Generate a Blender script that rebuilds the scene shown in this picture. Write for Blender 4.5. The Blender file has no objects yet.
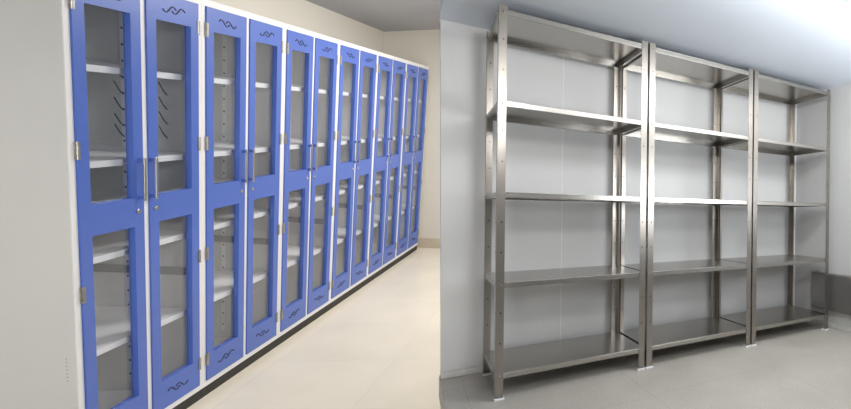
import bpy, bmesh, math, random
from mathutils import Matrix, Vector
random.seed(4)
sc = bpy.context.scene
COL = sc.collection

# ------------------------------------------------------------------ camera, world, lights, exposure
EYE = 0.95369
cam_d = bpy.data.cameras.new('camera')
cam_d.sensor_fit = 'HORIZONTAL'; cam_d.sensor_width = 36.0
cam_d.lens = 454.30 / 851 * 36
cam_d.shift_x = (425.5 - 790.0) / 851
cam_d.shift_y = (214.83 - 204.5) / 851
cam_d.clip_start = 0.02
cam = bpy.data.objects.new('camera', cam_d); COL.objects.link(cam)
cam.matrix_world = Matrix.Translation((0, 0, EYE)) @ Matrix.Rotation(math.pi/2, 4, 'X') @ Matrix.Rotation(0.01152, 4, 'Z')
sc.camera = cam
sc.view_settings.view_transform = 'Standard'
sc.view_settings.look = 'None'
sc.view_settings.gamma = 1.0
sc.view_settings.use_curve_mapping = False
sc.view_settings.exposure = 0.0

# the two rooms stand side by side, each with its own frame: x along its row, y towards its rear wall, z up
T_RIGHT = Matrix.Translation((-1.47294, 2.28153, 0)) @ Matrix.Rotation(0.69555, 4, 'Z')
T_LEFT = (Matrix.Translation((-2.96101, 1.90698, EYE - 1.10163)) @ Matrix.Rotation(0.16134, 4, 'Y')
          @ Matrix.Rotation(0.13427, 4, 'X') @ Matrix.Rotation(0.40998 + math.pi/2, 4, 'Z'))

w = bpy.data.worlds.new('world'); sc.world = w; w.use_nodes = True
nt = w.node_tree; nt.nodes.clear()
tc = nt.nodes.new('ShaderNodeTexCoord'); sp = nt.nodes.new('ShaderNodeSeparateXYZ')
mr = nt.nodes.new('ShaderNodeMapRange'); mr.inputs[1].default_value = -1; mr.inputs[2].default_value = 1
rp = nt.nodes.new('ShaderNodeValToRGB'); e = rp.color_ramp.elements
e[0].position = 0.2; e[0].color = (0.09, 0.08, 0.07, 1)
e[1].position = 0.8; e[1].color = (0.92, 0.95, 1.0, 1)
m_ = e.new(0.5); m_.color = (0.25, 0.245, 0.24, 1)
bg = nt.nodes.new('ShaderNodeBackground'); bg.inputs[1].default_value = 0.42
ow = nt.nodes.new('ShaderNodeOutputWorld')
nt.links.new(tc.outputs['Generated'], sp.inputs[0]); nt.links.new(sp.outputs[2], mr.inputs[0])
nt.links.new(mr.outputs[0], rp.inputs[0]); nt.links.new(rp.outputs[0], bg.inputs[0]); nt.links.new(bg.outputs[0], ow.inputs[0])

def area(name, T, loc, target, sx, sy, power, color, spread=180):
    d = bpy.data.lights.new(name, 'AREA'); d.shape = 'RECTANGLE'; d.size = sx; d.size_y = sy
    d.energy = power; d.color = color; d.spread = math.radians(spread)
    o = bpy.data.objects.new(name, d); COL.objects.link(o)
    p = T @ Vector(loc); t = T @ Vector(target)
    o.matrix_world = Matrix.Translation(p) @ (t - p).to_track_quat('-Z', 'Y').to_matrix().to_4x4()
    return o
area('unseen_overhead_light', T_RIGHT, (1.45, -1.15, 2.0), (1.6, -0.1, 0.7), 1.7, 0.4, 32, (1.0, 0.99, 0.97))
area('unseen_overhead_light', T_RIGHT, (0.15, -2.45, 1.97), (2.0, 0.1, 1.1), 0.6, 0.35, 27, (1.0, 0.99, 0.97))  # fill added above the camera to brighten the side wall and post fronts
area('left_room_fill_light', T_LEFT, (2.3, -1.5, 2.42), (2.2, -0.9, 0.5), 2.2, 0.4, 72, (1.0, 0.97, 0.93), 180)  # unseen area light added to brighten the left floor and cabinets
area('cabinet_fill_light', T_LEFT, (-4.6, -1.0, 1.5), (0.7, 0.25, 0.9), 1.4, 1.4, 8, (1.0, 0.98, 0.95), 50)  # added fill for the doors and cabinet insides, not a window
area('ceiling_fill_light', T_RIGHT, (1.8, -1.8, 1.15), (1.2, -0.6, 2.1), 1.2, 0.5, 24, (0.93, 0.97, 1.0))  # added upward fill that brightens the right ceiling, no real fitting

# ------------------------------------------------------------------ materials
def mat(name, col, rough=0.5, metal=0.0, noise=0.0, scale=8.0, stretch=(1, 1, 1), bump=0.0, spec=0.5, detail=3.0, rvar=0.0, coat=0.0):
    m = bpy.data.materials.new(name); m.use_nodes = True
    n = m.node_tree.nodes; l = m.node_tree.links
    b = n['Principled BSDF']
    b.inputs['Base Color'].default_value = (*col, 1); b.inputs['Roughness'].default_value = rough
    b.inputs['Metallic'].default_value = metal; b.inputs['Specular IOR Level'].default_value = spec
    b.inputs['Coat Weight'].default_value = coat
    t = n.new('ShaderNodeTexCoord'); mp = n.new('ShaderNodeMapping'); mp.inputs['Scale'].default_value = stretch
    ns = n.new('ShaderNodeTexNoise'); ns.inputs['Scale'].default_value = scale; ns.inputs['Detail'].default_value = detail
    l.new(t.outputs['Object'], mp.inputs[0]); l.new(mp.outputs[0], ns.inputs[0])
    r = n.new('ShaderNodeMapRange'); r.inputs[3].default_value = 1 - noise; r.inputs[4].default_value = 1 + noise
    r.inputs[1].default_value = 0.25; r.inputs[2].default_value = 0.75
    l.new(ns.outputs[0], r.inputs[0])
    v = n.new('ShaderNodeVectorMath'); v.operation = 'SCALE'; v.inputs[0].default_value = col
    l.new(r.outputs[0], v.inputs['Scale']); l.new(v.outputs[0], b.inputs['Base Color'])
    if rvar:
        r2 = n.new('ShaderNodeMapRange'); r2.inputs[3].default_value = rough - rvar; r2.inputs[4].default_value = rough + rvar
        l.new(ns.outputs[0], r2.inputs[0]); l.new(r2.outputs[0], b.inputs['Roughness'])
    if bump:
        bp = n.new('ShaderNodeBump'); bp.inputs['Strength'].default_value = bump; bp.inputs['Distance'].default_value = 0.002
        l.new(ns.outputs[0], bp.inputs['Height']); l.new(bp.outputs[0], b.inputs['Normal'])
    return m

def glass_mat(name, tint, refl=0.05):
    m = bpy.data.materials.new(name); m.use_nodes = True
    n = m.node_tree.nodes; l = m.node_tree.links; n.clear()
    o = n.new('ShaderNodeOutputMaterial'); mx = n.new('ShaderNodeMixShader'); lw = n.new('ShaderNodeLayerWeight')
    lw.inputs[0].default_value = 0.5
    pw = n.new('ShaderNodeMath'); pw.operation = 'POWER'; pw.inputs[1].default_value = 4.0
    f = n.new('ShaderNodeMath'); f.operation = 'MULTIPLY_ADD'; f.inputs[1].default_value = 0.45; f.inputs[2].default_value = refl
    l.new(lw.outputs['Facing'], pw.inputs[0]); l.new(pw.outputs[0], f.inputs[0])
    tr = n.new('ShaderNodeBsdfTransparent'); tr.inputs[0].default_value = (*tint, 1)
    g = n.new('ShaderNodeBsdfGlossy'); g.inputs['Roughness'].default_value = 0.06; g.inputs['Color'].default_value = (0.9, 0.93, 1, 1)
    l.new(f.outputs[0], mx.inputs[0]); l.new(tr.outputs[0], mx.inputs[1]); l.new(g.outputs[0], mx.inputs[2]); l.new(mx.outputs[0], o.inputs[0])
    return m

def tile_mat(name, c1, c2, joint, size, rough, mortar, noise_scale, off=(0, 0, 0), nz=0.06, fine=0.0, spec=0.5):
    m = bpy.data.materials.new(name); m.use_nodes = True
    n = m.node_tree.nodes; l = m.node_tree.links; b = n['Principled BSDF']
    b.inputs['Roughness'].default_value = rough; b.inputs['Specular IOR Level'].default_value = spec
    t = n.new('ShaderNodeTexCoord'); mp = n.new('ShaderNodeMapping'); mp.inputs['Location'].default_value = off
    br = n.new('ShaderNodeTexBrick'); br.offset = 0.0; br.squash = 1.0
    br.inputs['Color1'].default_value = (*c1, 1); br.inputs['Color2'].default_value = (*c2, 1); br.inputs['Mortar'].default_value = (*joint, 1)
    br.inputs['Scale'].default_value = 1.0; br.inputs['Mortar Size'].default_value = mortar; br.inputs['Mortar Smooth'].default_value = 0.3
    br.inputs['Brick Width'].default_value = size; br.inputs['Row Height'].default_value = size
    l.new(t.outputs['Object'], mp.inputs[0]); l.new(mp.outputs[0], br.inputs[0])
    ns = n.new('ShaderNodeTexNoise'); ns.inputs['Scale'].default_value = noise_scale; ns.inputs['Detail'].default_value = 6
    l.new(t.outputs['Object'], ns.inputs[0])
    r = n.new('ShaderNodeMapRange'); r.inputs[1].default_value = 0.3; r.inputs[2].default_value = 0.7
    r.inputs[3].default_value = 1 - nz; r.inputs[4].default_value = 1 + nz
    l.new(ns.outputs[0], r.inputs[0])
    v = n.new('ShaderNodeVectorMath'); v.operation = 'SCALE'
    l.new(br.outputs[0], v.inputs[0]); l.new(r.outputs[0], v.inputs['Scale'])
    last = v.outputs[0]
    if fine:
        n2 = n.new('ShaderNodeTexNoise'); n2.inputs['Scale'].default_value = 90; n2.inputs['Detail'].default_value = 4
        l.new(t.outputs['Object'], n2.inputs[0])
        r2 = n.new('ShaderNodeMapRange'); r2.inputs[1].default_value = 0.3; r2.inputs[2].default_value = 0.7
        r2.inputs[3].default_value = 1 - fine; r2.inputs[4].default_value = 1 + fine
        l.new(n2.outputs[0], r2.inputs[0])
        v2 = n.new('ShaderNodeVectorMath'); v2.operation = 'SCALE'
        l.new(last, v2.inputs[0]); l.new(r2.outputs[0], v2.inputs['Scale']); last = v2.outputs[0]
    l.new(last, b.inputs['Base Color'])
    return m

M = {
 'blue': mat('blue_enamel', (0.074, 0.144, 0.50), 0.36, noise=0.03, scale=3, spec=0.5),
 'white': mat('white_enamel', (0.80, 0.79, 0.79), 0.35, noise=0.015, scale=3),
 'panel': mat('grey_textured_enamel', (0.66, 0.665, 0.655), 0.55, noise=0.03, scale=2.2, bump=0.05),
 'inner': mat('cabinet_inside_enamel', (0.82, 0.82, 0.81), 0.5, noise=0.03, scale=4),
 'shelf': mat('white_shelf_enamel', (0.87, 0.87, 0.87), 0.35, noise=0.02, scale=4),
 'black': mat('black_plinth_paint', (0.022, 0.02, 0.018), 0.6, noise=0.1),
 'ink': mat('dark_slot', (0.03, 0.03, 0.045), 0.6),
 'chrome': mat('brushed_handle_metal', (0.50, 0.49, 0.47), 0.32, 1.0, noise=0.05, scale=30),
 'hinge': mat('hinge_steel', (0.42, 0.40, 0.37), 0.4, 1.0, noise=0.15, scale=40),
 'seal': mat('dark_grey_strip', (0.17, 0.18, 0.20), 0.5, noise=0.05),
 'glass': glass_mat('cabinet_glass', (0.97, 0.975, 0.985)),
 'steel_u': mat('brushed_stainless_upright', (0.34, 0.315, 0.285), 0.30, 1.0, noise=0.05, scale=3, stretch=(30, 30, 1.2)),
 'steel_s': mat('brushed_stainless_shelf', (0.43, 0.41, 0.38), 0.27, 1.0, noise=0.025, scale=3, stretch=(1, 50, 50)),
 'bolt': mat('bolt_steel', (0.35, 0.33, 0.31), 0.35, 1.0),
 'hole': mat('punched_hole_shadow', (0.05, 0.047, 0.045), 0.8),
 'foot': mat('white_plastic_foot', (0.72, 0.73, 0.75), 0.5, noise=0.05),
 'wall_cool': mat('white_wall_panel', (0.61, 0.613, 0.615), 0.45, noise=0.02, scale=1.5),
 'ceil_cool': mat('pale_blue_grey_ceiling', (0.72, 0.78, 0.86), 0.5, noise=0.02, scale=1.5),
 'wall_warm': mat('beige_wall_paint', (0.64, 0.605, 0.535), 0.8, noise=0.02, scale=2),
 'ceil_warm': mat('grey_ceiling_paint', (0.40, 0.40, 0.42), 0.9, noise=0.02, scale=2),
 'skirt_warm': mat('tan_tile_skirting', (0.50, 0.43, 0.33), 0.35, noise=0.08, scale=12),
 'skirt_cool': mat('white_skirting', (0.62, 0.62, 0.60), 0.5, noise=0.1, scale=14),
 'seam': mat('panel_joint_sealant', (0.80, 0.80, 0.80), 0.5),
 'floor_warm': tile_mat('cream_polished_tile', (0.80, 0.73, 0.60), (0.77, 0.705, 0.575), (0.74, 0.675, 0.555), 0.6, 0.22, 0.004, 3.0, off=(0.15, 0.1, 0), nz=0.04),
 'floor_cool': tile_mat('grey_concrete_tile', (0.46, 0.435, 0.39), (0.45, 0.425, 0.38), (0.39, 0.37, 0.335), 0.75, 0.55, 0.003, 2.5, off=(0.1, 0.42, 0), nz=0.09, fine=0.10),
 'box_metal': mat('grey_metal_box', (0.33, 0.32, 0.31), 0.35, 0.8, noise=0.06, scale=4),
}

# ------------------------------------------------------------------ mesh helpers
class MB:
    def __init__(s): s.bm = bmesh.new(); s.mi = 0
    def box(s, x0, x1, y0, y1, z0, z1, mi=0):
        vs = [s.bm.verts.new((x, y, z)) for z in (z0, z1) for y in (y0, y1) for x in (x0, x1)]
        for f in ((0, 2, 3, 1), (4, 5, 7, 6), (0, 1, 5, 4), (2, 6, 7, 3), (0, 4, 6, 2), (1, 3, 7, 5)):
            s.bm.faces.new([vs[i] for i in f]).material_index = mi
        return s
    def hexa(s, pts, mi=0):      # eight points ordered like box()
        vs = [s.bm.verts.new(p) for p in pts]
        for f in ((0, 2, 3, 1), (4, 5, 7, 6), (0, 1, 5, 4), (2, 6, 7, 3), (0, 4, 6, 2), (1, 3, 7, 5)):
            s.bm.faces.new([vs[i] for i in f]).material_index = mi
        return s
    def tube(s, pts, r, n=8, mi=0):
        pts = [Vector(p) for p in pts]; rings = []
        for i, p in enumerate(pts):
            d = (pts[min(i+1, len(pts)-1)] - pts[max(i-1, 0)]).normalized()
            a = d.orthogonal().normalized() if i == 0 else (a - d * a.dot(d)).normalized()
            b = d.cross(a)
            rings.append([s.bm.verts.new(p + (a*math.cos(t) + b*math.sin(t)) * r) for t in [2*math.pi*k/n for k in range(n)]])
        for A, B in zip(rings, rings[1:]):
            for k in range(n): 
                f = s.bm.faces.new((A[k], A[(k+1) % n], B[(k+1) % n], B[k])); f.smooth = True; f.material_index = mi
        s.bm.faces.new(rings[0][::-1]).material_index = mi; s.bm.faces.new(rings[-1]).material_index = mi
        return s
    def lathe(s, c, axis, prof, n=12, mi=0):   # prof: (distance along axis, radius)
        ax = Vector(axis).normalized(); a = ax.orthogonal().normalized(); b = ax.cross(a); c = Vector(c); rings = []
        for d, r in prof:
            rings.append([s.bm.verts.new(c + ax*d + (a*math.cos(t)+b*math.sin(t))*r) for t in [2*math.pi*k/n for k in range(n)]])
        for A, B in zip(rings, rings[1:]):
            for k in range(n): s.bm.faces.new((A[k], A[(k+1) % n], B[(k+1) % n], B[k])).material_index = mi
        s.bm.faces.new(rings[0][::-1]).material_index = mi; s.bm.faces.new(rings[-1]).material_index = mi
        return s
    def build(s, name, mats, parent=None, bevel=0.0, T=None):
        bmesh.ops.recalc_face_normals(s.bm, faces=s.bm.faces)
        me = bpy.data.meshes.new(name); s.bm.to_mesh(me); s.bm.free()
        for m in (mats if isinstance(mats, (list, tuple)) else [mats]): me.materials.append(M[m])
        o = bpy.data.objects.new(name, me); COL.objects.link(o)
        if parent: o.parent = parent
        if T is not None: o.matrix_world = T
        if bevel:
            b = o.modifiers.new('bevel', 'BEVEL'); b.width = bevel; b.segments = 2; b.limit_method = 'ANGLE'
        return o

def thing(name, T, label, cat, group=None):
    o = bpy.data.objects.new(name, None); COL.objects.link(o); o.empty_display_size = 0.1
    o.matrix_world = T; o['label'] = label; o['category'] = cat
    if group: o['group'] = group
    return o
def struct(o): o['kind'] = 'structure'; return o
def kids(o): return [c for c in ALL() if c.parent == o]
def ALL(): return list(COL.objects)
def copy_tree(o, T, label):
    idx = {}
    for c in ALL(): idx.setdefault(c.parent, []).append(c)
    r = o.copy(); COL.objects.link(r); r.matrix_world = T; r['label'] = label
    def rec(src, dst):
        for ch in idx.get(src, []):
            c = ch.copy(); COL.objects.link(c); c.parent = dst; rec(ch, c)
    rec(o, r)
    return r

# ------------------------------------------------------------------ room on the right: shell
WY = 0.545; WU = 2.43; HC = 2.035
struct(MB().box(-0.197, 3.2, -3.6, WY + 0.08, -0.12, 0).build('floor', 'floor_cool', T=T_RIGHT))
struct(MB().hexa([(-0.192, WY, 0), (WU + .08, WY, 0), (-0.192, WY+.06, 0), (WU + .08, WY+.06, 0),
                  (-0.212, WY, HC), (WU + .08, WY, HC), (-0.212, WY+.06, HC), (WU + .08, WY+.06, HC)]).build('wall_back', 'wall_cool', T=T_RIGHT))
struct(MB().box(WU, WU + .08, -3.4, WY, 0, HC).build('wall_right', 'wall_cool', T=T_RIGHT))
struct(MB().box(-0.215, WU + .08, -3.4, WY + .06, HC, HC + .08).build('ceiling', 'ceil_cool', T=T_RIGHT))
struct(MB().box(-0.192, WU, WY - .012, WY - .0005, 0, 0.038).build('baseboard_back', 'skirt_cool', bevel=.002, T=T_RIGHT))
struct(MB().box(WU - .012, WU - .0005, -3.3, WY - .012, 0, 0.038).build('baseboard_right', 'skirt_cool', bevel=.002, T=T_RIGHT))
struct(MB().box(.426, .430, WY - .0015, WY - .0002, 0.04, HC).build('trim_1', 'seam', T=T_RIGHT))
struct(MB().box(WU - .012, WU - .0005, WY - .012, WY - .0005, 0.04, HC).build('trim_2', 'seam', T=T_RIGHT))

# ------------------------------------------------------------------ stainless racks
RW, RD, GAP, LIP = 0.77252, 0.49181, 0.01304, 0.028
SH = [1.98022, 1.51694, 1.0524, 0.59308, 0.13216]
PW = 0.036; PT = 0.0022
def make_rack(T, label):
    r = thing('steel_shelving_rack', T, label, 'shelving rack', 'stainless shelving racks along the wall')
    for sx in (0, 1):
        for sy in (0, 1):
            b = MB()
            x0, x1 = (0, PW) if sx == 0 else (RW - PW, RW)
            yf0, yf1 = (0, PT) if sy == 0 else (RD - PT, RD)
            b.box(x0, x1, yf0, yf1, 0.008, 2.0)
            xs0, xs1 = (0, PT) if sx == 0 else (RW - PT, RW)
            ys0, ys1 = (PT, PW) if sy == 0 else (RD - PW, RD - PT)
            b.box(xs0, xs1, ys0, ys1, 0.008, 2.0)
            cx = (x0 + x1)/2 + (0.003 if sx == 0 else -0.003); ry = -1 if sy == 0 else 1; fy = 0 if sy == 0 else RD
            cy = PW/2 + .003 if sy == 0 else RD - PW/2 - .003
            zz = [SH[k] - (SH[k] - SH[k+1]) * q / 3 for k in range(4) for q in (1, 2)]
            for z in zz:      # punched holes, seen from both faces of each flange
                yi = PT if sy == 0 else RD - PT
                b.lathe((cx, fy + ry*.0004, z), (0, -ry, 0), [(0, .0042), (.0008 + .0004, .0042)], 8, 1)
                b.lathe((cx, yi - ry*.0004, z), (0, ry, 0), [(0, .0042), (.0008 + .0004, .0042)], 8, 1)
                xi = 0 if sx == 0 else RW; dx = -1 if sx == 0 else 1
                b.lathe((xi + dx*.0004, cy, z), (-dx, 0, 0), [(0, .0042), (.0012, .0042)], 8, 1)
                xi = PT if sx == 0 else RW - PT
                b.lathe((xi - dx*.0004, cy, z), (dx, 0, 0), [(0, .0042), (.0012, .0042)], 8, 1)
            up = b.build('upright', ['steel_u', 'hole'], r)
            f = MB().box(x0 - .004 if sx == 0 else x0 - .006, x1 + .006 if sx == 0 else x1 + .004, (-.006 if sy == 0 else RD - PW - .004), (PW + .004 if sy == 0 else RD + .006), 0, .010)
            fo = f.build('foot', 'foot', up, bevel=.002); fo['label'] = 'white plastic foot'
            for z in SH:
                bz = z - LIP/2
                b2 = MB().lathe((cx, fy, bz), (0, ry, 0), [(-.003, .003), (.0, .003), (.0004, .0058), (.003, .0055), (.0042, .0035)], 10)
                b2.build('bolt', 'bolt', up)
                xi = 0 if sx == 0 else RW; dx = -1 if sx == 0 else 1
                b2 = MB().lathe((xi, cy, bz), (dx, 0, 0), [(-.003, .003), (.0, .003), (.0004, .0058), (.003, .0055), (.0042, .0035)], 10)
                b2.build('bolt', 'bolt', up)
    for z in SH:
        b = MB(); a0, a1, c0, c1 = .003, RW - .003, .003, RD - .003; t = .0016
        b.box(a0, a1, c0, c1, z - t, z)
        b.box(a0, a1, c0, c0 + t, z - LIP, z - t); b.box(a0, a1, c1 - t, c1, z - LIP, z - t)
        b.box(a0, a0 + t, c0 + t, c1 - t, z - LIP, z - t); b.box(a1 - t, a1, c0 + t, c1 - t, z - LIP, z - t)
        # folded return flanges under the rim
        b.box(a0 + t, a1 - t, c0 + t, c0 + .014, z - LIP, z - LIP + t); b.box(a0 + t, a1 - t, c1 - .014, c1 - t, z - LIP, z - LIP + t)
        b.box(a0 + t, a0 + .014, c0 + .014, c1 - .014, z - LIP, z - LIP + t); b.box(a1 - .014, a1 - t, c0 + .014, c1 - .014, z - LIP, z - LIP + t)
        b.build('shelf', 'steel_s', r, bevel=.0007)
    return r
rack = make_rack(T_RIGHT, 'stainless steel five-shelf rack standing at the left end of the row, beside bare wall')
copy_tree(rack, T_RIGHT @ Matrix.Translation((RW + GAP, 0, 0)), 'stainless steel five-shelf rack in the middle, between the two other racks')
copy_tree(rack, T_RIGHT @ Matrix.Translation((2*(RW + GAP), 0, 0)), 'stainless steel five-shelf rack at the right end, tucked into the wall corner')

# grey box on the side wall beside the last rack
tb = thing('wall_box', T_RIGHT @ Matrix.Translation((WU - .0005, -0.03, 0.155)), 'low grey metal box on the white side wall beyond the right rack', 'box')
MB().box(-.055, 0, -.30, .275, 0, .305).build('housing', 'box_metal', tb, bevel=.003)
MB().box(-.060, -.055, -.29, .265, .008, .297).build('cover', 'box_metal', tb, bevel=.002)

# ------------------------------------------------------------------ room on the left: shell
PL = 0.0615; CD = 0.40; CW = 0.63002; CH = 2.05
TL = T_LEFT
def Lp(*p): return p
BV = CD + .015                                   # rear wall plane
struct(MB().hexa([(-3.6, -3.6, -PL-.05), (3.95 + .5, -3.6, -PL-.05), (-3.6, BV + .05, -PL-.05), (3.95, BV + .05, -PL-.05),
                  (-3.6, -3.6, -PL), (3.95 + .5, -3.6, -PL), (-3.6, BV + .05, -PL), (3.95, BV + .05, -PL)]).build('floor', 'floor_warm', T=TL))
struct(MB().box(-3.6, 3.82, BV, BV + .08, -PL, 2.328).build('wall_rear', 'wall_warm', T=TL))
# end wall runs slightly askew to the row
A = Vector((3.802, BV)); D = (Vector((3.905, -0.136)) - Vector((3.80, .42))).normalized(); Nn = Vector((-D.y, D.x))
if Nn.x < 0: Nn = -Nn
B = A + D * 2.6
def wall_seg(p, q, th, z0, z1a, z1b):
    P2 = p + Nn*th; Q2 = q + Nn*th
    return [(p.x, p.y, z0), (P2.x, P2.y, z0), (q.x, q.y, z0), (Q2.x, Q2.y, z0), (p.x, p.y, z1a), (P2.x, P2.y, z1a), (q.x, q.y, z1b), (Q2.x, Q2.y, z1b)]
rise = (2.495 - 2.328) / .48
struct(MB().hexa(wall_seg(A, B, .08, -PL, 2.328, 2.328 + rise*2.6)).build('wall_end', 'wall_warm', T=TL))
struct(MB().hexa(wall_seg(A - Nn*.012, B - Nn*.012, .0115, -PL, 0.058, 0.058)).build('baseboard_end', 'skirt_warm', bevel=.002, T=TL))
# ceiling slopes up away from the cabinets
C0 = [(-3.6, BV + .08), (4.2, BV + .08), (-3.6, -2.2), (4.2, -2.2)]
def cz(x, y): return 2.328 + (BV - y) * rise * 1.0
b = MB(); b.hexa([(x, y, cz(x, y)) for x, y in C0] + [(x, y, cz(x, y) + .08) for x, y in C0]); struct(b.build('ceiling', 'ceil_warm', T=TL))

# ------------------------------------------------------------------ blue glazed cabinets
FS, MG = .02386, .0268
DW = (CW - 2*FS - MG) / 2; DB, DT = .03176, CH - .03175
WIN = [(1.12, 1.902), (.182, .990)]; WM = .0465
def make_door(parent, side):
    x0 = FS + side*(DW + MG); x1 = x0 + DW; g = .0012
    a, c = x0 + g, x1 - g; wa, wc = x0 + WM, x1 - WM
    f0, f1 = -.005, .016
    b = MB()
    b.box(a, wa, f0, f1, DB + g, DT - g); b.box(wc, c, f0, f1, DB + g, DT - g)
    b.box(wa, wc, f0, f1, DB + g, WIN[1][0]); b.box(wa, wc, f0, f1, WIN[1][1], WIN[0][0]); b.box(wa, wc, f0, f1, WIN[0][1], DT - g)
    bmesh.ops.remove_doubles(b.bm, verts=b.bm.verts, dist=1e-5)
    d = b.build('door', 'blue', parent)
    for z0, z1 in WIN:
        MB().box(wa + .0005, wc - .0005, .009, .013, z0 + .0005, z1 - .0005).build('glass_pane', 'glass', d)
        # slim inner bead holding the pane
    hx = x1 - .021 if side == 0 else x0 + .010
    h = MB(); h.box(hx - .005, hx + .005, -.024, -.018, 1.105, 1.298)
    h.build('handle', 'chrome', d, bevel=.0015)
    for zc in (1.119, 1.284):
        MB().box(hx - .006, hx + .006, -.018, -.0052, zc - .008, zc + .008).build('handle_bracket', 'blue', d, bevel=.001)
    lx = x1 - .031 if side == 0 else x0 + .031
    MB().lathe((lx, -.005, 1.057), (0, -1, 0), [(0, .0095), (.003, .0095), (.0045, .008), (.0045, .003), (.003, .0028)], 14).box(lx - .0012, lx + .0012, -.0098, -.0075, 1.05, 1.064).build('lock', 'chrome', d)
    ex = x0 if side == 0 else x1
    for z in (1.905, 1.342, .757, .158):
        k = MB(); dx = 1 if side == 0 else -1; xa, xb = sorted((ex + dx*.0015, ex + dx*.010)); k.box(xa, xb, -.0075, -.0052, z - .034, z + .034)
        xa, xb = sorted((ex - dx*.0015, ex - dx*.004)); k.box(xa, xb, -.0045, -.0005, z - .034, z + .034)
        for q in range(5): k.lathe((ex + dx*.001, -.0065, z - .034 + q*.0138), (0, 0, 1), [(0, .0036), (.0124, .0036)], 8)
        k.build('hinge', 'hinge', d)
    cx = (x0 + x1)/2
    for z in (1.957, .110):      # cut-out of two crossing waves
        k = MB()
        sg = (1 if side == 0 else -1) * (1 if z > 1 else -1)
        for off in (-.024, .024):
            pts = []
            for q in range(21):
                t = q/20; pts.append((cx + off - .035 + .070*t, -.0052, z + sg*.0145*math.sin(.25 + t*5.9)))
            k.tube(pts, .0027, 6)
        k.build('wave_emblem', 'ink', d)
    return d
def make_cabinet(T, label):
    c = thing('glazed_storage_cabinet', T, label, 'cabinet', 'blue glazed cabinets standing in one row')
    t = .012; g = .0006
    b = MB()
    b.box(g, t, .0032, CD, 0, CH); b.box(CW - t, CW - g, .0032, CD, 0, CH)
    cb = b.build('side_panel', 'panel', c); 
    b = MB(); b.box(t, CW - t, CD - .004, CD, 0, CH); b.box(t, CW - t, .0165, CD - .004, CH - .012, CH); b.box(t, CW - t, .0165, CD - .004, 0, .012)
    b.box(t, CW - t, .0165, CD - .004, 1.045, 1.057)
    b.build('carcass', 'inner', c)
    b = MB()
    b.box(t + .0002, FS, .003, .0164, 0, CH); b.box(CW - FS, CW - t - .0002, .003, .0164, 0, CH)
    b.box(g, FS, 0, .003, 0, CH); b.box(CW - FS, CW - g, 0, .003, 0, CH)
    b.box(FS + DW, FS + DW + MG, 0, .0164, DB, DT)
    b.box(FS, CW - FS, 0, .0164, 0, DB); b.box(FS, CW - FS, 0, .0164, DT, CH)
    bmesh.ops.remove_doubles(b.bm, verts=b.bm.verts, dist=1e-5)
    b.build('face_frame', 'white', c)
    MB().box(g, CW - g, .006, CD - .02, -PL, -.0005).build('plinth', 'black', c)
    for z in (1.672, 1.285, .882, .470):
        s = MB(); s.box(t + .001, CW - t - .001, .032, CD - .006, z - .004, z); s.box(t + .001, CW - t - .001, .032, .036, z - .027, z - .004)
        s.box(t + .001, CW - t - .001, .036, .050, z - .027, z - .024)
        s.build('shelf', 'shelf', c, bevel=.001)
    for v in (.245,):
        for xx, sx in ((t, 1), (CW - t, -1)):
            s = MB(); s.box(min(xx, xx + sx*.002), max(xx, xx + sx*.002), v, v + .016, .06, CH - .06)
            for q in range(25):
                z = .10 + q*.0755
                s.box(min(xx + sx*.002, xx + sx*.0026), max(xx + sx*.002, xx + sx*.0026), v + .005, v + .0115, z, z + .009, 1)
            s.build('shelf_support_strip', ['inner', 'ink'], c)
    s = MB(); s.box(CW - t - .006, CW - t - .0028, .05, CD - .006, .650, .690); s.box(t + .003, CW - t - .008, CD - .009, CD - .0045, .650, .690)  # dark grey band across the right inner side and the back
    s.build('dark_band', 'seal', c)
    for side in (0, 1): make_door(c, side)
    return c
labels = ['tall blue and white glass-door cabinet with hooks inside, nearest the viewer at the left',
          'tall blue and white glass-door cabinet second from the left, beside the one with hooks',
          'tall blue and white glass-door cabinet third from the left in the row',
          'tall blue and white glass-door cabinet fourth from the left in the row',
          'tall blue and white glass-door cabinet last but one before the beige end wall',
          'tall blue and white glass-door cabinet farthest away, touching the beige end wall']
cab = make_cabinet(TL, labels[0])
for i in range(1, 6):
    copy_tree(cab, TL @ Matrix.Translation((CW*i, 0, 0)), labels[i])
# pegs fixed on the right inner side of the nearest cabinet
for v, zs in ((.253, (1.61, 1.535, 1.459, 1.384, 1.333)), (.11, (1.56, 1.49, 1.42, 1.35))):
    for z in zs:
        MB().tube([(CW - .0145, v, z), (CW - .035, v, z + .02), (CW - .060, v, z + .06)], .0022, 6).build('hook', 'ink', cab)
# small punched vent dots low on the outer side of the nearest cabinet
k = MB()
for q in range(7):
    k.lathe((.0006, .028, .40 + q*.016), (-1, 0, 0), [(0, .002), (.0006, .002)], 6)
k.build('vent_hole_row', 'seal', cab)
